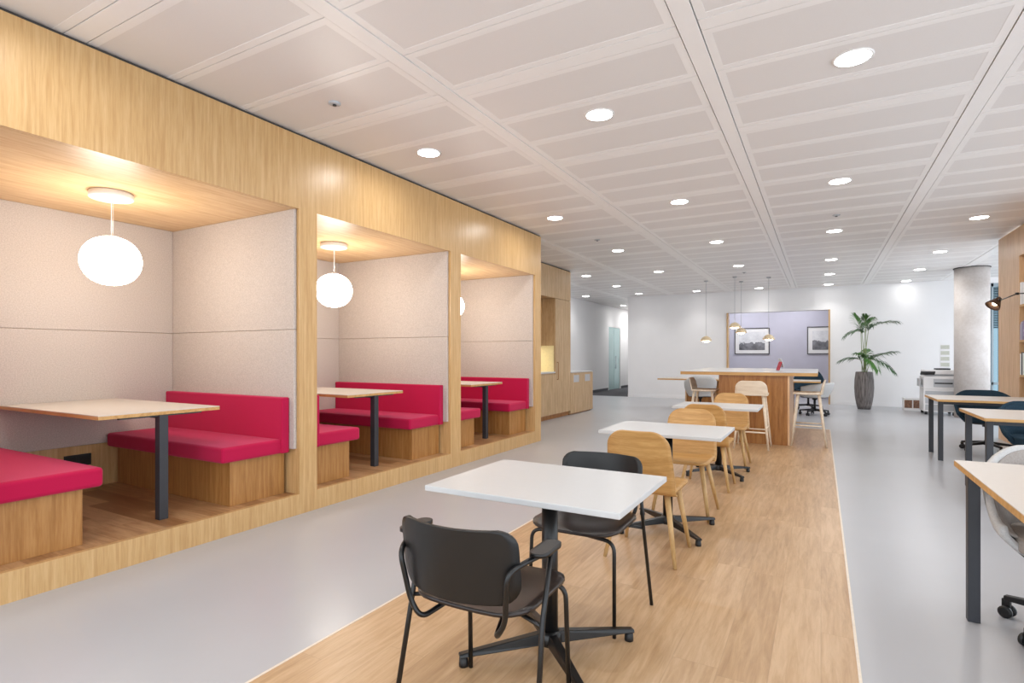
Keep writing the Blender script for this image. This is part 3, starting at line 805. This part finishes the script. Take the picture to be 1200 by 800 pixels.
cols = [((236, 234, 232), (222, 220, 222), (238, 236, 230)), ((150, 140, 170), (198, 192, 204), (122, 118, 150)), ((234, 232, 230), (44, 42, 48), (226, 226, 228))]
for q, (z, hh) in enumerate(((2.05, .32), (1.545, .26), (1.05, .34))):
    y = 10.43
    for k in range(4):
        w = random.uniform(.05, .075) if q != 1 else random.uniform(.03, .045); h = hh * random.uniform(.88, 1.05)
        c = cols[q][k % 3]; y -= w + .003
        name = 'ring_binder' if q != 1 else 'book'
        ordn = ('first', 'second', 'third', 'fourth')[k]
        cn = {0: ('white', 'pale grey', 'cream'), 1: ('lilac', 'pale lilac', 'violet'), 2: ('white', 'black', 'pale grey')}[q][k % 3]
        lab = '%s %s on the %s open shelf, %s from the oak end panel' % (cn, 'binder' if q != 1 else 'book', ('upper', 'middle', 'lower')[q], ordn)
        b = thing(name, lab, 'binder' if q != 1 else 'book', (BXX + .004, y, z), 0, ('binders on the upper shelf', 'books on the middle shelf', 'binders on the lower shelf')[q])
        mt = plain('spine_%d_%d' % (q, k), rgb(*c), .6)
        MB().box(0, .22, 0, .003, 0, h).box(0, .22, w - .003, w, 0, h).box(0, .003, .003, w - .003, 0, h).build('cover', mt, b)
        MB().box(.006, .215, .004, w - .004, .004, h - .006).build('pages', M_whiteplastic, b)
t = thing('swing_arm_lamp', 'dark swing arm lamp reaching out from the bookshelf with its shade lit', 'lamp', (BXX, 9.9, 2.17))
MB().box(-.02, 0, -.03, .03, -.07, .05).build('bracket', M_black, t, .003)
M_bronze = plain('bronze_metal', rgb(84, 66, 56), .35, metal=.5, noise=.05)
MB().tube([(-.02, 0, 0), (-.14, .05, .0)], .008, 8).tube([(-.14, .05, -.0), (-.2, .56, -.04)], .008, 8).build('arm', M_black, t)
Rj = Matrix.Rotation(PI / 2, 4, 'X')
MB().lathe([(.02, -.015), (.02, .015)], -.14, .05, 0, 14).build('joint', M_black, t)
MB().tube([(-.2 + .01 * math.cos(a), .6 + .045 * math.cos(a), -.03 + .045 * math.sin(a)) for a in seg_pts(0, 1.8 * PI, 18)], .004, 6).build('grip_ring', M_black, t)
R = Matrix.Translation((-.2, .72, -.03)) @ Matrix.Rotation(math.radians(38), 4, 'Y') @ Matrix.Rotation(math.radians(-18), 4, 'X')
sh = MB().lathe([(.014, .05), (.03, .045), (.045, .0), (.085, -.08), (.098, -.115), (.092, -.115), (.08, -.08), (.03, .0)], 0, 0, 0, 28, caps=False, M=R).build('shade', M_bronze, t)
MB().lathe([(max(.001, .035 * math.cos(a)), -.055 + .035 * math.sin(a)) for a in seg_pts(-PI / 2, PI / 2, 9)], 0, 0, 0, 18, caps=False, M=R).build('bulb', M_warm, t)
MB().tube([(-.2, .56, -.04), (-.2, .70, -.02)], .009, 8).build('neck', M_black, t)

# ------------------------------------------------------------------ desks on the right
def desk(label, x0, y0, y1, x1, inset0, inset1):
    t = thing('work_desk', label, 'desk', (x0, y0, 0), 0, 'oak edged desks along the right side')
    w, d = x1 - x0, y1 - y0; H = .78
    MB().box(0, w, 0, d, H - .004, H).build('top', M_lamwarm, t)
    MB().box(0, w, 0, d, H - .03, H - .004).build('edge_band', M_edge, t)
    for x in (.03, w - .08):
        for y in (inset0, d - inset1 - .05):
            MB().box(x, x + .05, y, y + .05, 0, H - .03).build('leg', M_steel, t, .003)
    MB().box(.04, w - .04, inset0 + .01, inset0 + .035, H - .07, H - .03).build('under_frame', M_steel, t)
    MB().box(.04, w - .04, d - inset1 - .04, d - inset1 - .015, H - .07, H - .03).build('under_frame', M_steel, t)
    return t
desk('nearest cream topped desk with dark legs, running off the right picture edge', .61, 2.25, 3.66, 2.2, .1, .1)
desk('middle cream topped desk with dark legs on the right side', 1.255, 6.25, 7.28, 2.4, .09, .1)
desk('farthest cream topped desk with dark legs, before the concrete column', 1.265, 8.6, 9.54, 2.4, .1, .1)
tub_chair('tub_chair', 'light grey tub chair with taupe inside, tucked behind the nearest right desk', (1.06, 3.5, 0), PI, M_greyfelt, M_taupe, .86, .70)
nv = tub_chair('tub_chair', 'navy tub chair behind the middle desk, mostly beyond the right picture edge', (2.0, 7.62, 0), PI, M_navy, M_navy, .83, .7, 'navy tub chairs at the right desks')
dup(nv, 'navy tub chair on casters behind the farthest desk', (2.0, 9.85, 0), PI)

# ------------------------------------------------------------------ ceiling lights
ROWS = [(.175, [4.05, 6.85, 9.56, 12.39, 14.58, 16.7], 'in the row above the right edge of the planks'),
        (-1.497, [4.05, 6.82, 9.54, 12.3, 16.68], 'in the row above the cafe tables'),
        (-3.148, [4.04, 6.8, 9.46, 12.28, 16.55], 'in the row along the booth fronts'),
        (1.866, [9.58, 12.4, 14.74, 16.87], 'in the row above the right desks'),
        (-4.8, [12.1, 14.3, 16.4], 'in the row beyond the kitchen cabinets'),
        (-6.47, [16.3, 20.08], 'in the row along the corridor wall')]
OW = ['nearest', 'second nearest', 'third nearest', 'fourth nearest', 'fifth nearest', 'farthest']
proto = None; LP = []
for x, ys, nm in ROWS:
    for k, y in enumerate(ys):
        o = OW[k] if k < len(ys) - 1 else 'farthest'
        lab = 'round lit ceiling downlight, %s %s' % (o, nm)
        if proto is None:
            proto = thing('ceiling_downlight', lab, 'downlight', (x, y, ZC), 0, 'round ceiling downlights')
            MB().lathe([(.098, -.003), (.112, -.006), (.115, .002), (.098, .002)], seg=40, caps=False).build('trim_ring', M_ceil, proto)
            MB().lathe([(.099, -.0035), (.099, .001)], seg=40).build('lens', M_dnl, proto)
        else: dup(proto, lab, (x, y, ZC), 0)
        LP.append((x, y))
for x, y, nm in ((-3.134, 2.905, 'dark round sensor on the ceiling above the nearest booth front'), (.178, 8.49, 'small round sensor on the ceiling above the right edge of the planks'),
             (-3.148, 8.42, 'small round sensor on the ceiling beyond the end of the booths'), (-1.505, 13.34, 'small round sensor on the ceiling above the meeting table pendants')):
    t = thing('ceiling_sensor', nm, 'sensor', (x, y, ZC), 0, 'small ceiling sensors')
    MB().lathe([(.045, .002), (.045, -.006), (.03, -.012)], seg=20).build('housing', M_greyplastic, t)
    MB().lathe([(.014, -.012), (.014, -.02)], seg=14).build('eye', M_steel, t)

def lamp(kind, name, loc, energy, color=(1, 1, 1), size=.2, rot=None):
    l = bpy.data.lights.new(name, kind); l.energy = energy; l.color = color
    if kind == 'AREA': l.shape = 'DISK'; l.size = size
    else: l.shadow_soft_size = size
    o = bpy.data.objects.new(name, l); COL.objects.link(o); o.location = loc
    if rot: o.rotation_euler = rot
    return o
# a lamp in every downlight, and in those of the same grid outside the picture
LP += [(a, b) for a in (.175, -1.497, -3.148) for b in (1.27, -1.4)] + [(1.866, b) for b in (6.82, 4.05, 1.27)]
for x, y in LP:
    l = lamp('AREA', 'downlight_lamp', (x, y, ZC - .008), 8 if x < -4 else 6., (1, .985, .96), .19)
    far = 16.2 < y < 17.2 or x < -6
    l.data.spread = math.radians(105 if far else 168)
    if far: l.data.energy = .5 if x > 1 else 3.
# added fill lamps for alcove, corridor and door, then the niche strip
for x in (-2.2, -.6): lamp('AREA', 'alcove_fill', (x, 18.2, ZC - .01), 16, (.96, .97, 1), .2)  # unseen lamps, added to brighten the lavender room
lamp('AREA', 'corridor_fill', (-6.2, 21.9, ZC - .01), 22, (1, .99, .97), .2)  # unseen lamp, added to lift the dark corridor end
lamp('AREA', 'door_glass_fill', (-7.3, 20.6, ZC - .01), 8, (.95, 1, 1), .2)  # unseen lamp behind the door, added to make its glass brighter
o = lamp('AREA', 'niche_strip_lamp', (-5.4, 10.0, 1.52), 5, (1, .9, .7), .1)
o.data.shape = 'RECTANGLE'; o.data.size = .06; o.data.size_y = 1.1

# ------------------------------------------------------------------ world, camera, view
w = bpy.data.worlds.new('daylight'); S.world = w; w.use_nodes = True
bg = w.node_tree.nodes['Background']; bg.inputs[0].default_value = (.86, .93, 1., 1); bg.inputs[1].default_value = 2.
cam = bpy.data.cameras.new('camera'); co = bpy.data.objects.new('camera', cam); COL.objects.link(co)
co.location = (0, 0, 1.33); co.rotation_euler = (PI / 2, 0, math.atan(362 / 645.))
cam.sensor_width = 36; cam.lens = 645 / 1200 * 36; cam.shift_y = 16 / 1200.; cam.clip_start = .02
S.camera = co
S.view_settings.view_transform = 'Standard'; S.view_settings.look = 'None'; S.view_settings.gamma = 1; S.view_settings.use_curve_mapping = False
S.view_settings.exposure = 0.5
